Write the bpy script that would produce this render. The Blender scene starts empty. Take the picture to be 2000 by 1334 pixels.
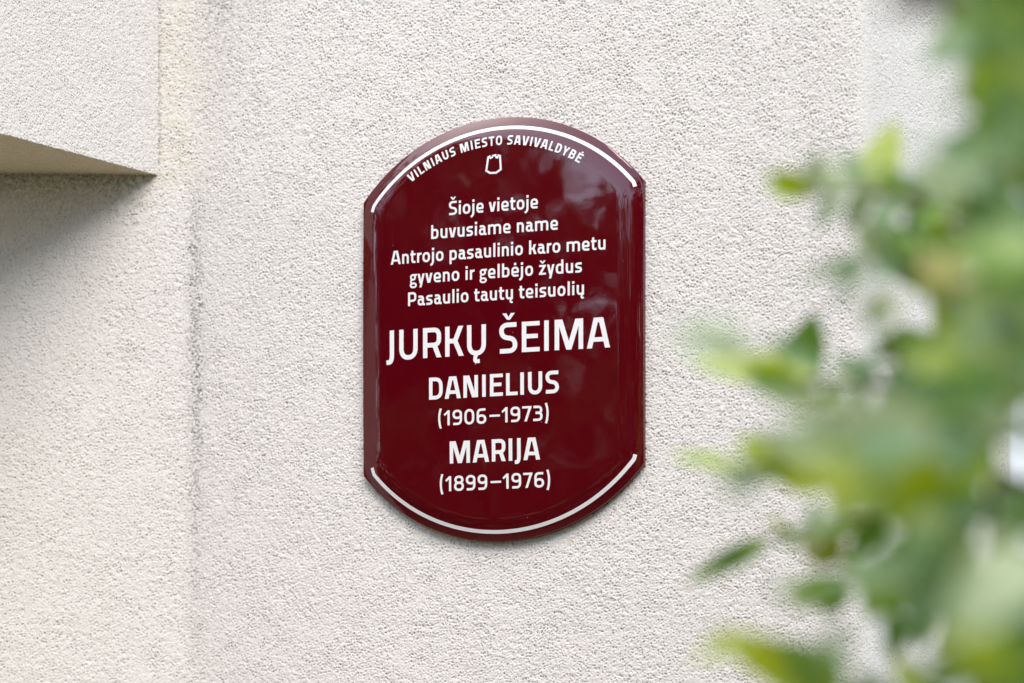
import bpy, math, random
import numpy as np
from mathutils import Vector, Matrix
from mathutils.geometry import delaunay_2d_cdt

scene = bpy.context.scene
COL = scene.collection
R = math.radians

# ------------------------------------------------------------------ camera
# The plaque hangs on the plane y = 0, its centre over the origin at height ZC.
F_PX, W_PX, H_PX = 5000.0, 2000.0, 1334.0      # the picture is described on a 2000 x 1334 frame
YAW = R(18.4)
DIST = 3.476
YH = 1580.0                                    # horizon row (shift lens)
ZC = 2.10
FWD = np.array([-math.sin(YAW), math.cos(YAW), 0.0])
RGT = np.array([math.cos(YAW), math.sin(YAW), 0.0])
CAM = np.array([0, 0, ZC]) - FWD * DIST - RGT * ((985 - 1000) / F_PX * DIST)
CAM[2] = ZC - (YH - 647) / F_PX * DIST


def at_depth(px, py, d):
    """world point seen at frame position (px, py) at distance d along the lens axis"""
    return CAM + FWD * d + RGT * ((px - 1000) / F_PX * d) + np.array([0, 0, (YH - py) / F_PX * d])


def on_plane(px, py, p0, n):
    r = FWD + RGT * ((px - 1000) / F_PX) + np.array([0, 0, (YH - py) / F_PX])
    t = np.dot(np.asarray(p0) - CAM, n) / np.dot(r, n)
    return CAM + r * t


cam_data = bpy.data.cameras.new("camera")
cam = bpy.data.objects.new("camera", cam_data)
COL.objects.link(cam)
cam.location = CAM
cam.rotation_euler = (R(90), 0, YAW)
cam_data.sensor_width = 36
cam_data.lens = 36 * F_PX / W_PX
cam_data.shift_y = (YH - H_PX / 2) / W_PX
cam_data.clip_start = 0.05
cam_data.clip_end = 500
cam_data.dof.use_dof = True
cam_data.dof.focus_distance = 3.46
cam_data.dof.aperture_fstop = 1.95
cam_data.dof.aperture_blades = 9
scene.camera = cam

# ------------------------------------------------------------------ light
SUN_EL, SUN_AZ = R(53), R(37)      # azimuth measured from straight in front of the wall, minus = to the left
world = bpy.data.worlds.new("World")
scene.world = world
world.use_nodes = True
wn = world.node_tree
bg = wn.nodes["Background"]
sky = wn.nodes.new("ShaderNodeTexSky")
sky.sky_type = 'NISHITA'
sky.sun_disc = False
sky.sun_elevation = SUN_EL
sky.sun_rotation = R(180) + SUN_AZ
sky.dust_density = 1.0
sky.air_density = 1.0
sky.ozone_density = 1.0
hs = wn.nodes.new("ShaderNodeHueSaturation")
hs.inputs["Saturation"].default_value = 0.74
wn.links.new(sky.outputs[0], hs.inputs["Color"])
wn.links.new(hs.outputs[0], bg.inputs["Color"])
bg.inputs["Strength"].default_value = 0.15

sun_d = bpy.data.lights.new("sun", 'SUN')
sun_d.energy = 1.25
sun_d.angle = R(38)
sun_d.color = (1.0, 0.90, 0.80)
sun = bpy.data.objects.new("sun", sun_d)
COL.objects.link(sun)
sd = Vector((math.sin(SUN_AZ) * math.cos(SUN_EL), -math.cos(SUN_AZ) * math.cos(SUN_EL), math.sin(SUN_EL)))
sun.rotation_euler = sd.to_track_quat('Z', 'Y').to_euler()
sun.location = sd * 20

scene.view_settings.view_transform = 'Standard'
scene.view_settings.look = 'None'
scene.view_settings.exposure = 1.66
scene.view_settings.gamma = 1
scene.view_settings.use_curve_mapping = False


# ------------------------------------------------------------------ helpers
def tag(o, label=None, cat=None, group=None, kind=None):
    if label: o["label"] = label
    if cat: o["category"] = cat
    if group: o["group"] = group
    if kind: o["kind"] = kind
    return o


def empty(name, loc):
    o = bpy.data.objects.new(name, None)
    o.empty_display_size = 0.1
    COL.objects.link(o)
    o.location = loc
    return o


def obj(name, verts, faces, mat, parent=None, smooth=True):
    me = bpy.data.meshes.new(name)
    me.from_pydata([tuple(map(float, v)) for v in verts], [], faces)
    if smooth:
        me.polygons.foreach_set("use_smooth", [True] * len(me.polygons))
    me.materials.append(mat)
    me.update()
    o = bpy.data.objects.new(name, me)
    COL.objects.link(o)
    if parent: o.parent = parent
    return o


def grid_mesh(name, P, mat, parent=None, colour=None, extra=None):
    """fast quad grid from an (n, m, 3) array of points; extra = (verts, quads) appended"""
    n, m = P.shape[:2]
    V = P.reshape(-1, 3)
    i = np.arange(n * m).reshape(n, m)
    Q = np.stack([i[:-1, :-1], i[:-1, 1:], i[1:, 1:], i[1:, :-1]], -1).reshape(-1, 4)
    if extra is not None:
        ev, eq = extra
        Q = np.concatenate([Q, np.asarray(eq) + len(V)])
        V = np.concatenate([V, np.asarray(ev)])
    me = bpy.data.meshes.new(name)
    me.vertices.add(len(V))
    me.vertices.foreach_set("co", V.astype(np.float32).ravel())
    me.loops.add(len(Q) * 4)
    me.loops.foreach_set("vertex_index", Q.astype(np.int32).ravel())
    me.polygons.add(len(Q))
    me.polygons.foreach_set("loop_start", np.arange(0, len(Q) * 4, 4, dtype=np.int32))
    me.polygons.foreach_set("use_smooth", np.ones(len(Q), dtype=bool))
    if colour is not None:
        c = np.zeros((len(V), 4), np.float32)
        c[:, 3] = 1
        c[:n * m, :3] = colour.reshape(-1, 3)
        at = me.color_attributes.new("stain_shade", 'FLOAT_COLOR', 'POINT')
        at.data.foreach_set("color", c.ravel())
    me.materials.append(mat)
    me.update(calc_edges=True)
    me.validate()
    o = bpy.data.objects.new(name, me)
    COL.objects.link(o)
    if parent: o.parent = parent
    return o


def fft_noise(n, m, step, lo, hi, seed, aniso=1.0):
    """band-limited noise, wavelengths lo..hi metres, unit variance"""
    rng = np.random.default_rng(seed)
    a = np.fft.rfft2(rng.standard_normal((n, m)))
    fy = np.fft.fftfreq(n, step)[:, None] * aniso
    fx = np.fft.rfftfreq(m, step)[None, :]
    f = np.sqrt(fx * fx + fy * fy) + 1e-9
    a *= np.exp(-(f * lo / 1.15) ** 4) * (1 - np.exp(-(f * hi) ** 3))
    r = np.fft.irfft2(a, s=(n, m))
    return r / r.std()


def stucco(n, m, step, seed, size=1.0):
    """roughcast: crowded rounded grains with narrow pits between them"""
    g = fft_noise(n, m, step, 0.0036 * size, 0.0072 * size, seed)
    h = 1.0 - 1.15 * np.log1p(np.exp(-2.8 * (g + 0.85))) / 1.4     # flattened grains, narrow deep pits
    h += 0.22 * fft_noise(n, m, step, 0.0024 * size, 0.0046 * size, seed + 1)
    p = fft_noise(n, m, step, 0.008 * size, 0.018 * size, seed + 4)
    h -= 1.1 * np.clip(p - 1.55, 0, 1.2)                            # scattered larger pocks
    h += 0.22 * fft_noise(n, m, step, 0.011 * size, 0.03 * size, seed + 2)
    h += 0.22 * fft_noise(n, m, step, 0.05, 0.3, seed + 3)
    return h - h.mean()


def nodes_of(name):
    m = bpy.data.materials.new(name)
    m.use_nodes = True
    nt = m.node_tree
    return m, nt, nt.nodes["Principled BSDF"]


# ------------------------------------------------------------------ materials
def mat_stucco():
    m, nt, b = nodes_of("roughcast_render")
    L, N = nt.links, nt.nodes
    tc = N.new("ShaderNodeTexCoord")
    at = N.new("ShaderNodeAttribute"); at.attribute_name = "stain_shade"
    sep = N.new("ShaderNodeSeparateColor")
    L.new(at.outputs["Color"], sep.inputs[0])
    n1 = N.new("ShaderNodeTexNoise"); n1.inputs["Scale"].default_value = 3.0; n1.inputs["Detail"].default_value = 5
    L.new(tc.outputs["Object"], n1.inputs["Vector"])
    base = N.new("ShaderNodeMix"); base.data_type = 'RGBA'
    base.inputs["A"].default_value = (0.70, 0.674, 0.642, 1)
    base.inputs["B"].default_value = (0.745, 0.724, 0.70, 1)
    L.new(n1.outputs["Fac"], base.inputs["Factor"])
    # tan streaks and painted bounce (red), grey soot (green), painted olive shade with algal green (blue)
    last = base.outputs["Result"]
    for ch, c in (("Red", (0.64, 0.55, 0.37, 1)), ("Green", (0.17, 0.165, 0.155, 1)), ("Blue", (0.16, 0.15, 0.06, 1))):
        mx = N.new("ShaderNodeMix"); mx.data_type = 'RGBA'
        mx.inputs["B"].default_value = c
        L.new(sep.outputs[ch], mx.inputs["Factor"])
        L.new(last, mx.inputs["A"])
        last = mx.outputs["Result"]
    L.new(last, b.inputs["Base Color"])
    b.inputs["Roughness"].default_value = 0.92
    b.inputs["Specular IOR Level"].default_value = 0.2
    n2 = N.new("ShaderNodeTexNoise"); n2.inputs["Scale"].default_value = 420; n2.inputs["Detail"].default_value = 4
    n2.inputs["Roughness"].default_value = 0.7
    L.new(tc.outputs["Object"], n2.inputs["Vector"])
    bp = N.new("ShaderNodeBump"); bp.inputs["Strength"].default_value = 0.4; bp.inputs["Distance"].default_value = 0.0012
    L.new(n2.outputs["Fac"], bp.inputs["Height"])
    L.new(bp.outputs[0], b.inputs["Normal"])
    return m


def mat_enamel(name, col, rough, wave):
    m, nt, b = nodes_of(name)
    L, N = nt.links, nt.nodes
    tc = N.new("ShaderNodeTexCoord")
    b.inputs["Base Color"].default_value = col
    b.inputs["Roughness"].default_value = rough
    b.inputs["IOR"].default_value = 1.6
    b.inputs["Coat Weight"].default_value = 0.0
    if wave:
        n1 = N.new("ShaderNodeTexNoise"); n1.inputs["Scale"].default_value = 16; n1.inputs["Detail"].default_value = 1.5
        L.new(tc.outputs["Object"], n1.inputs["Vector"])
        b1 = N.new("ShaderNodeBump"); b1.inputs["Strength"].default_value = 1; b1.inputs["Distance"].default_value = 0.0005
        L.new(n1.outputs["Fac"], b1.inputs["Height"])
        n2 = N.new("ShaderNodeTexNoise"); n2.inputs["Scale"].default_value = 260; n2.inputs["Detail"].default_value = 2
        L.new(tc.outputs["Object"], n2.inputs["Vector"])
        b2 = N.new("ShaderNodeBump"); b2.inputs["Strength"].default_value = 1; b2.inputs["Distance"].default_value = 0.000008
        L.new(n2.outputs["Fac"], b2.inputs["Height"])
        L.new(b1.outputs[0], b2.inputs["Normal"])
        L.new(b2.outputs[0], b.inputs["Normal"])
        # a few pale dust specks and pinholes in the glaze
        v = N.new("ShaderNodeTexVoronoi"); v.inputs["Scale"].default_value = 46
        L.new(tc.outputs["Object"], v.inputs["Vector"])
        r = N.new("ShaderNodeMath"); r.operation = 'LESS_THAN'; r.inputs[1].default_value = 0.030
        L.new(v.outputs["Distance"], r.inputs[0])
        s = N.new("ShaderNodeSeparateColor"); L.new(v.outputs["Color"], s.inputs[0])
        g = N.new("ShaderNodeMath"); g.operation = 'GREATER_THAN'; g.inputs[1].default_value = 0.72
        L.new(s.outputs[0], g.inputs[0])
        k = N.new("ShaderNodeMath"); k.operation = 'MULTIPLY'
        L.new(r.outputs[0], k.inputs[0]); L.new(g.outputs[0], k.inputs[1])
        mx = N.new("ShaderNodeMix"); mx.data_type = 'RGBA'
        mx.inputs["A"].default_value = col
        mx.inputs["B"].default_value = (0.20, 0.13, 0.12, 1)
        L.new(k.outputs[0], mx.inputs["Factor"])
        L.new(mx.outputs["Result"], b.inputs["Base Color"])
    return m


def mat_leaf(name="leaf"):
    m, nt, b = nodes_of(name)
    L, N = nt.links, nt.nodes
    at = N.new("ShaderNodeAttribute"); at.attribute_name = "tint"
    L.new(at.outputs["Color"], b.inputs["Base Color"])
    b.inputs["Roughness"].default_value = 0.33
    b.inputs["Specular IOR Level"].default_value = 0.75
    tr = N.new("ShaderNodeBsdfTranslucent")
    hv = N.new("ShaderNodeHueSaturation")
    hv.inputs["Hue"].default_value = 0.485; hv.inputs["Saturation"].default_value = 1.1; hv.inputs["Value"].default_value = 1.35
    L.new(at.outputs["Color"], hv.inputs["Color"])
    L.new(hv.outputs[0], tr.inputs["Color"])
    mx = N.new("ShaderNodeMixShader"); mx.inputs[0].default_value = 0.40
    L.new(b.outputs[0], mx.inputs[1]); L.new(tr.outputs[0], mx.inputs[2])
    L.new(mx.outputs[0], N["Material Output"].inputs["Surface"])
    return m


def mat_plain(name, a, bcol, scale, rough=0.8, bump=0.0):
    m, nt, b = nodes_of(name)
    L, N = nt.links, nt.nodes
    tc = N.new("ShaderNodeTexCoord")
    n1 = N.new("ShaderNodeTexNoise"); n1.inputs["Scale"].default_value = scale; n1.inputs["Detail"].default_value = 5
    L.new(tc.outputs["Object"], n1.inputs["Vector"])
    mx = N.new("ShaderNodeMix"); mx.data_type = 'RGBA'
    mx.inputs["A"].default_value = a; mx.inputs["B"].default_value = bcol
    L.new(n1.outputs["Fac"], mx.inputs["Factor"])
    L.new(mx.outputs["Result"], b.inputs["Base Color"])
    b.inputs["Roughness"].default_value = rough
    if bump:
        bp = N.new("ShaderNodeBump"); bp.inputs["Distance"].default_value = bump
        L.new(n1.outputs["Fac"], bp.inputs["Height"]); L.new(bp.outputs[0], b.inputs["Normal"])
    return m


M_STUCCO = mat_stucco()
M_RED = mat_enamel("burgundy_enamel", (0.080, 0.0008, 0.0042, 1), 0.03, True)
M_WHITE = mat_enamel("white_enamel", (0.80, 0.80, 0.81, 1), 0.22, False)
M_LEAF = mat_leaf()
M_BARK = mat_plain("twig_bark", (0.09, 0.07, 0.04, 1), (0.16, 0.13, 0.07, 1), 60, 0.8, 0.002)
M_GROUND = mat_plain("dry_lawn_soil", (0.16, 0.125, 0.06, 1), (0.22, 0.165, 0.085, 1), 4, 0.95, 0.03)
M_PVC = mat_plain("white_window_profile", (0.66, 0.68, 0.70, 1), (0.72, 0.73, 0.74, 1), 6, 0.35)
M_GLASS = mat_plain("dark_window_glass", (0.012, 0.014, 0.016, 1), (0.02, 0.022, 0.024, 1), 2, 0.04)
M_ROOF = mat_plain("painted_flashing", (0.16, 0.11, 0.09, 1), (0.2, 0.14, 0.11, 1), 8, 0.5)

# ------------------------------------------------------------------ ground
gs = 150.0
tag(obj("ground", [(-gs, -gs, 0), (gs, -gs, 0), (gs, gs, 0), (-gs, gs, 0)], [(0, 1, 2, 3)], M_GROUND, smooth=False), kind="structure")

# ------------------------------------------------------------------ house wall
MAIN_N = np.array([0.0, -1.0, 0.0])
P_IN = on_plane(378, 660, (0, 0, 0), MAIN_N)       # obtuse inner corner, left of the plaque
P_OUT = on_plane(1683, 660, (0, 0, 0), MAIN_N)     # outer corner, right of the plaque


def hdir(ang):                                     # horizontal direction, ang degrees right of the lens axis
    return FWD * math.cos(R(ang)) + RGT * math.sin(R(ang))


D_LEFT = hdir(87.7)                                # left wall, pointing to the right
D_SIDE = hdir(38.3)                                # the side walls that run back from the street
N_LEFT = np.array([D_LEFT[1], -D_LEFT[0], 0])
N_SIDE = np.array([D_SIDE[1], -D_SIDE[0], 0])
PI2 = np.array([P_IN[0], P_IN[1], 0.0])
PO2 = np.array([P_OUT[0], P_OUT[1], 0.0])
P_WIN = on_plane(1967, 660, PO2, N_SIDE)           # where the side wall meets the window frame
L_SIDE = np.linalg.norm((P_WIN - PO2)[:2])
L_MAIN = PO2[0] - PI2[0]
L_LEFT = 0.50

house = empty("house", (0, 0, 0))
tag(house, "pale roughcast house with obtuse wall corners and an overhanging block at upper left", "house")

STEP = 0.00105
Z0, Z1 = ZC - 0.63, ZC + 0.66
s = np.arange(-L_LEFT, L_MAIN + L_SIDE + STEP * 0.5, STEP)
s[-1] = L_MAIN + L_SIDE
z = np.arange(Z0, Z1, STEP)
ns, nz = len(s), len(z)


def profile(sv):
    """plan of the wall: points and outward normals along its run, corners eased"""
    p = np.zeros((len(sv), 3)); nn = np.zeros((len(sv), 3))
    a = sv < 0; c = sv > L_MAIN; b = ~(a | c)
    p[a] = PI2 + D_LEFT * sv[a][:, None]
    p[b] = PI2 + np.array([1, 0, 0]) * sv[b][:, None]
    p[c] = PO2 + D_SIDE * (sv[c] - L_MAIN)[:, None]
    w1 = np.clip(sv / 0.05 + 0.5, 0, 1)[:, None]
    w2 = np.clip((sv - L_MAIN) / 0.034 + 0.5, 0, 1)[:, None]
    nn = N_LEFT * (1 - w1) + MAIN_N * w1
    nn = nn * (1 - w2) + N_SIDE * w2
    nn /= np.linalg.norm(nn, axis=1)[:, None]
    return p, nn


P0, NN = profile(s)
# ease the corners: smooth the plan over a small window
k = 37
ker = np.ones(k) / k
for c in (0, 1):
    pad = np.pad(P0[:, c], k // 2, mode='reflect', reflect_type='odd')
    P0[:, c] = np.convolve(pad, ker, 'valid')
hA = stucco(nz, ns, STEP, 11, 0.84)
hB = stucco(nz, ns, STEP, 37, 0.72) * 0.7
wside = np.clip((s - L_MAIN) / 0.05 + 0.4, 0, 1)[None, :]
Hh = hA * (1 - wside) + hB * wside
edge = np.minimum.reduce([np.broadcast_to((s - s[0])[None, :], Hh.shape), np.broadcast_to((s[-1] - s)[None, :], Hh.shape),
                          np.broadcast_to((z - z[0])[:, None], Hh.shape), np.broadcast_to((z[-1] - z)[:, None], Hh.shape)])
AMP = 0.00069
Hh = Hh * AMP * np.clip(1 + 0.13 * fft_noise(nz, ns, STEP, 0.04, 0.25, 15), 0.45, 1.7) * np.clip(edge / 0.006, 0, 1)
P = np.zeros((nz, ns, 3))
P[:, :, :] = P0[None] + NN[None] * Hh[:, :, None]
P[:, :, 2] = z[:, None]

# stains and painted shade: tan run-off beside the overhanging block, sooty hairline crack down the inner corner, dirt by the window
ZBLK = on_plane(309, 343, PI2, N_LEFT)[2]
s_blk = -np.linalg.norm((on_plane(309, 343, PI2, N_LEFT) - PI2)[:2])
n_lo = fft_noise(nz, ns, STEP, 0.03, 0.2, 5)
n_md = fft_noise(nz, ns, STEP, 0.010, 0.05, 6)
n_hi = fft_noise(nz, ns, STEP, 0.004, 0.014, 7)
S, Z = np.meshgrid(s, z)
tan = np.where(S < s_blk + 0.012, 1, np.exp(-((S - s_blk - 0.012) / 0.065) ** 2)) * np.clip((Z - ZBLK + 0.05) / 0.06, 0, 1) * np.clip(0.21 + 0.05 * n_lo + 0.06 * n_md, 0, 1)
tan += np.clip(0.05 - S * 0.12, 0, .10) * np.clip(0.5 - S / 0.20, 0, 1) * np.clip(1 + .12 * n_lo, .5, 1.4)  # left wall slightly warmer, growing towards the left
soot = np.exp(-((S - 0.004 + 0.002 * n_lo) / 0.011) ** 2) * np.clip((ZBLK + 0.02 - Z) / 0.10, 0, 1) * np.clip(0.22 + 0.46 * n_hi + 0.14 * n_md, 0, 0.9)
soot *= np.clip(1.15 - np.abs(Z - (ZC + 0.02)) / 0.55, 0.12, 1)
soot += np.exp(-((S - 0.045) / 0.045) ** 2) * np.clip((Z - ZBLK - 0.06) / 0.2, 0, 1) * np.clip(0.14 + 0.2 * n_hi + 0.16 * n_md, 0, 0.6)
soot += 0.5 * np.clip(n_hi + 0.7 * n_md - 3.1, 0, 0.8)
soot += np.exp(-((S - L_MAIN - L_SIDE) / 0.05) ** 2) * np.clip(0.05 + 0.3 * n_hi, 0, 0.6)
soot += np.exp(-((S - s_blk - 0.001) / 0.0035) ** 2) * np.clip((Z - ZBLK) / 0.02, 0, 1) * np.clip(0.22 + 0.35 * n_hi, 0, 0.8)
algae_shade = np.clip((-S - 0.075 + 0.02 * n_md) / 0.02, 0, 1) * np.exp(-np.abs(Z - ZBLK) / 0.035) * np.clip(0.42 + 0.22 * n_hi + .1 * n_md, 0, 1)  # olive shade under the block painted on the wall, with some algal green
stain_shade = np.clip(np.stack([tan, soot, algae_shade], -1), 0, 1)

# the rest of the facade around the detailed patch: bands above and below, a run further left
ev, eq = [], []


def band(pts, za, zb):
    for a, b in zip(pts[:-1], pts[1:]):
        i = len(ev)
        ev.extend([(a[0], a[1], za), (b[0], b[1], za), (b[0], b[1], zb), (a[0], a[1], zb)])
        eq.append((i, i + 1, i + 2, i + 3))


PL = PI2 - D_LEFT * L_LEFT
PFAR = PI2 - D_LEFT * 3.2
plan = [P0[0]] + [PI2, PO2] + [P0[-1]]
ztop = float(z[-1])
band(plan, 0.0, Z0)
band(plan, ztop, 5.4)
band([PFAR, P0[0]], 0.0, Z0)
band([PFAR, P0[0]], Z0, ztop)
band([PFAR, P0[0]], ztop, 5.4)
PW2 = PO2 + D_SIDE * (L_SIDE + 1.10)               # wall again beyond the window
PW3 = PO2 + D_SIDE * (L_SIDE + 2.6)
band([PW2, PW3], 0.0, 5.4)
PWa = PO2 + D_SIDE * L_SIDE
band([PWa, PW2], 0.0, 0.85)
band([PWa, PW2], 3.05, 5.4)
wall = grid_mesh("wall", P, M_STUCCO, house, stain_shade, (ev, eq))

# overhanging block: underside and side face as one folded sheet, plus its far faces
A = on_plane(309, 343, PI2, N_LEFT)
T = np.arange(0, 0.36, STEP)                        # run out from the wall
U = np.arange(-0.62, 0.62, STEP)                    # <0 underside, >0 up the side face
nt_, nu_ = len(T), len(U)
hb = stucco(nt_, nu_, STEP, 71, 0.78) * 0.72
pb = np.zeros((nt_, nu_, 3))
au = np.minimum(U, 0); up = np.maximum(U, 0)
pb[:] = A
pb -= D_SIDE[None, None, :] * T[:, None, None]
pb += D_LEFT[None, None, :] * au[None, :, None]
pb[:, :, 2] += up[None, :]
wn_ = np.clip(U / 0.010 + 0.5, 0, 1)[:, None]
nb = np.array([0, 0, -1.0])[None] * (1 - wn_) + N_SIDE[None] * wn_
nb /= np.linalg.norm(nb, axis=1)[:, None]
ed = np.minimum.reduce([np.broadcast_to((T[-1] - T)[:, None], hb.shape), np.broadcast_to((U - U[0])[None], hb.shape), np.broadcast_to((U[-1] - U)[None], hb.shape)])
pb += nb[None] * (hb * AMP * np.where(U < 0, 1.7, 1.25)[None, :] * np.clip(ed / 0.006, 0, 1))[:, :, None]
SB, TB = np.meshgrid(U, T)
nb_md = fft_noise(nt_, nu_, STEP, 0.010, 0.06, 75)
nb_hi = fft_noise(nt_, nu_, STEP, 0.004, 0.014, 76)
btan = np.where(SB > 0, np.exp(-(TB / 0.012) ** 2) * 0.06, 0.85 + 0.15 * nb_md)  # tan all over the underside stands in for warm bounce light
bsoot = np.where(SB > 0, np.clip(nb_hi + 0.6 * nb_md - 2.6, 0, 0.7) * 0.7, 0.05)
balg_shade = np.where(SB > 0, 0, np.exp(-(TB / 0.016) ** 2) * np.clip(0.55 + 0.3 * nb_hi, 0, 1) + 0.10)  # olive shade painted into the underside, strongest at the wall, with algal green
bst = np.clip(np.stack([btan, bsoot, balg_shade], -1), 0, 1)
e0 = A - D_SIDE * T[-1]
e1 = A + D_LEFT * U[0]
e2 = e0 + D_LEFT * U[0]
zt = np.array([0, 0, 1.0])
bv = [e0, e2, e2 + zt, e0 + zt, e1, e1 + zt, A + zt]
topz = zt * U[-1]
bv += [A + topz, e0 + topz]
bq = [(0, 1, 2, 3), (1, 4, 5, 2), (3, 2, 5, 6), (7, 8, 3, 6)]
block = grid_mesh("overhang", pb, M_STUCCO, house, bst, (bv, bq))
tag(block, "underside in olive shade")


# added wall stub outside the picture, under the overhang, to shade the left wall
q0 = PI2 - D_LEFT * 0.47
q1 = q0 + N_LEFT * 0.42
q2 = q1 - D_LEFT * 0.6
q3 = q0 - D_LEFT * 0.6
zb_p = A[2] - 0.004
pv = [(q[0], q[1], zz) for zz in (0.0, zb_p) for q in (q0, q1, q2, q3)]
obj("shade_pier", pv, [(0, 1, 5, 4), (1, 2, 6, 5), (2, 3, 7, 6), (4, 5, 6, 7)], M_STUCCO, house, smooth=False)


# window in the side wall, at the right edge
def boxv(o, ax, ay, az, x0, x1, y0, y1, z0, z1):
    c = []
    for zz in (z0, z1):
        for (xx, yy) in ((x0, y0), (x1, y0), (x1, y1), (x0, y1)):
            c.append(o + ax * xx + ay * yy + az * zz)
    f = [(0, 3, 2, 1), (4, 5, 6, 7), (0, 1, 5, 4), (1, 2, 6, 5), (2, 3, 7, 6), (3, 0, 4, 7)]
    return c, f


def join(parts):
    v, f = [], []
    for pv, pf in parts:
        n = len(v); v += list(pv); f += [tuple(i + n for i in q) for q in pf]
    return v, f


def bevel(o, w=0.004, seg=2):
    md = o.modifiers.new("bevel", 'BEVEL'); md.width = w; md.segments = seg; md.limit_method = 'ANGLE'
    return o


wo = np.array([PWa[0], PWa[1], 0.0])
fv, ff = join([boxv(wo, D_SIDE, N_SIDE, zt, 0.002, 0.075, -0.06, 0.004, 0.852, 3.048),
               boxv(wo, D_SIDE, N_SIDE, zt, 1.025, 1.098, -0.06, 0.004, 0.852, 3.048),
               boxv(wo, D_SIDE, N_SIDE, zt, 0.075, 1.025, -0.06, 0.004, 0.852, 0.925),
               boxv(wo, D_SIDE, N_SIDE, zt, 0.075, 1.025, -0.06, 0.004, 2.975, 3.048)])
win = bevel(obj("window", fv, ff, M_PVC, house, smooth=False))
gv, gf = boxv(wo, D_SIDE, N_SIDE, zt, 0.07, 1.03, -0.045, -0.03, 0.90, 3.0)
obj("pane", gv, gf, M_GLASS, win, smooth=False)

# flat roof edge high above
rv = [PFAR, PI2, PO2, PW3]
nrm = [N_LEFT, (N_LEFT + MAIN_N), (MAIN_N + N_SIDE), N_SIDE]
vv = []
for p, n_ in zip(rv, nrm):
    n_ = n_ / np.linalg.norm(n_)
    q = p + n_ * 0.12
    b_ = p - n_ * 2.5
    vv += [(q[0], q[1], 5.4), (q[0], q[1], 5.62), (b_[0], b_[1], 5.66), (b_[0], b_[1], 5.4)]
fq = []
for i in range(3):
    a, b_ = i * 4, i * 4 + 4
    for j in range(4):
        fq.append((a + j, b_ + j, b_ + (j + 1) % 4, a + (j + 1) % 4))
obj("roof", vv, fq, M_ROOF, house, smooth=False)

# ------------------------------------------------------------------ memorial plaque
plaque = empty("memorial_plaque", (0, 0, ZC))
tag(plaque, "glossy burgundy enamel memorial plaque with white Lithuanian lettering on the roughcast wall", "plaque")
Y_EDGE, Y_FACE, RIM = 0.005, 0.0120, 0.033


def wallpt(px, py, y=0.0):
    p = on_plane(px, py, (0, -y, 0), MAIN_N)
    return p[0], p[2] - ZC


xl = 0.5 * (wallpt(712, 400, Y_EDGE)[0] + wallpt(712, 925, Y_EDGE)[0])
xr = 0.5 * (wallpt(1258.5, 355, Y_EDGE)[0] + wallpt(1258.5, 905, Y_EDGE)[0])
ztl, ztr = wallpt(712, 397.5, Y_EDGE)[1], wallpt(1258, 354.5, Y_EDGE)[1]
zbl, zbr = wallpt(712, 929, Y_EDGE)[1], wallpt(1259, 906, Y_EDGE)[1]
zt_c, zb_c = 0.5 * (ztl + ztr), 0.5 * (zbl + zbr)
zt_a, zb_a = wallpt(990, 231, Y_EDGE)[1], wallpt(964, 1058, Y_EDGE)[1]
print("plaque", xl, xr, ztl, ztr, zbl, zbr, zt_a, zb_a)
XC, HW = 0.5 * (xl + xr), 0.5 * (xr - xl)


def circ(hw, sag):
    return (hw * hw + sag * sag) / (2 * sag)


RT, RB = circ(HW, zt_a - zt_c), circ(HW, zb_c - zb_a)
CT, CB = zt_a - RT, zb_a + RB                      # arc centres


def surf(x, zz):
    """how far the plate stands off the wall"""
    x = np.asarray(x, float); zz = np.asarray(zz, float)
    ds = HW - np.abs(x - XC)
    d1 = RT - np.hypot(x - XC, np.maximum(zz - CT, 0))
    d2 = RB - np.hypot(x - XC, np.minimum(zz - CB, 0))
    kk = 0.006
    d = np.minimum(ds, np.minimum(d1, d2))
    sm = -kk * np.log(np.exp(-(ds - d) / kk) + np.exp(-(d1 - d) / kk) + np.exp(-(d2 - d) / kk)) + d
    d = np.clip(np.where(d > 0, sm, d), 0, None)
    t = np.clip(1 - d / RIM, 0, 1)
    y = Y_FACE - (Y_FACE - Y_EDGE) * t ** 1.6
    return y + 0.010 * (1 - ((x - XC) / HW) ** 2 * 0.45 - ((zz - 0.0) / 0.29) ** 2 * 0.55)


nu, nv = 181, 261
uu = np.linspace(-1, 1, nu)
uu = np.sign(uu) * (1 - (1 - np.abs(uu)) ** 1.3)
vv_ = np.linspace(-1, 1, nv)
vv_ = 0.5 + 0.5 * np.sign(vv_) * (1 - (1 - np.abs(vv_)) ** 1.3)
X = XC + HW * uu
top = CT + np.sqrt(RT ** 2 - (X - XC) ** 2)
bot = CB - np.sqrt(RB ** 2 - (X - XC) ** 2)
PX = np.broadcast_to(X[None], (nv, nu))
PZ = bot[None] + (top - bot)[None] * vv_[:, None]
PY = -surf(PX, PZ)
verts = np.stack([PX, PY, PZ], -1)
loop = [(0, j) for j in range(nu)] + [(i, nu - 1) for i in range(1, nv)] + [(nv - 1, j) for j in range(nu - 2, -1, -1)] + [(i, 0) for i in range(nv - 2, 0, -1)]
rim = np.array([verts[i, j] for i, j in loop])
rc = np.array([XC, 0, 0])
ring1 = rim + np.array([0, 0.0015, 0]); ring1[:, [0, 2]] += (rim[:, [0, 2]] - rc[[0, 2]]) * 0.0022   # rolled lip
ring2 = ring1.copy(); ring2[:, 1] = 0.004
nr = len(rim)
exv = np.concatenate([rim, ring1, ring2])
exq = [(i + a * nr, i + (a + 1) * nr, (i + 1) % nr + (a + 1) * nr, (i + 1) % nr + a * nr) for a in (0, 1) for i in range(nr)]
plate = grid_mesh("plate", verts, M_RED, plaque, None, (exv, exq))

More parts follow.
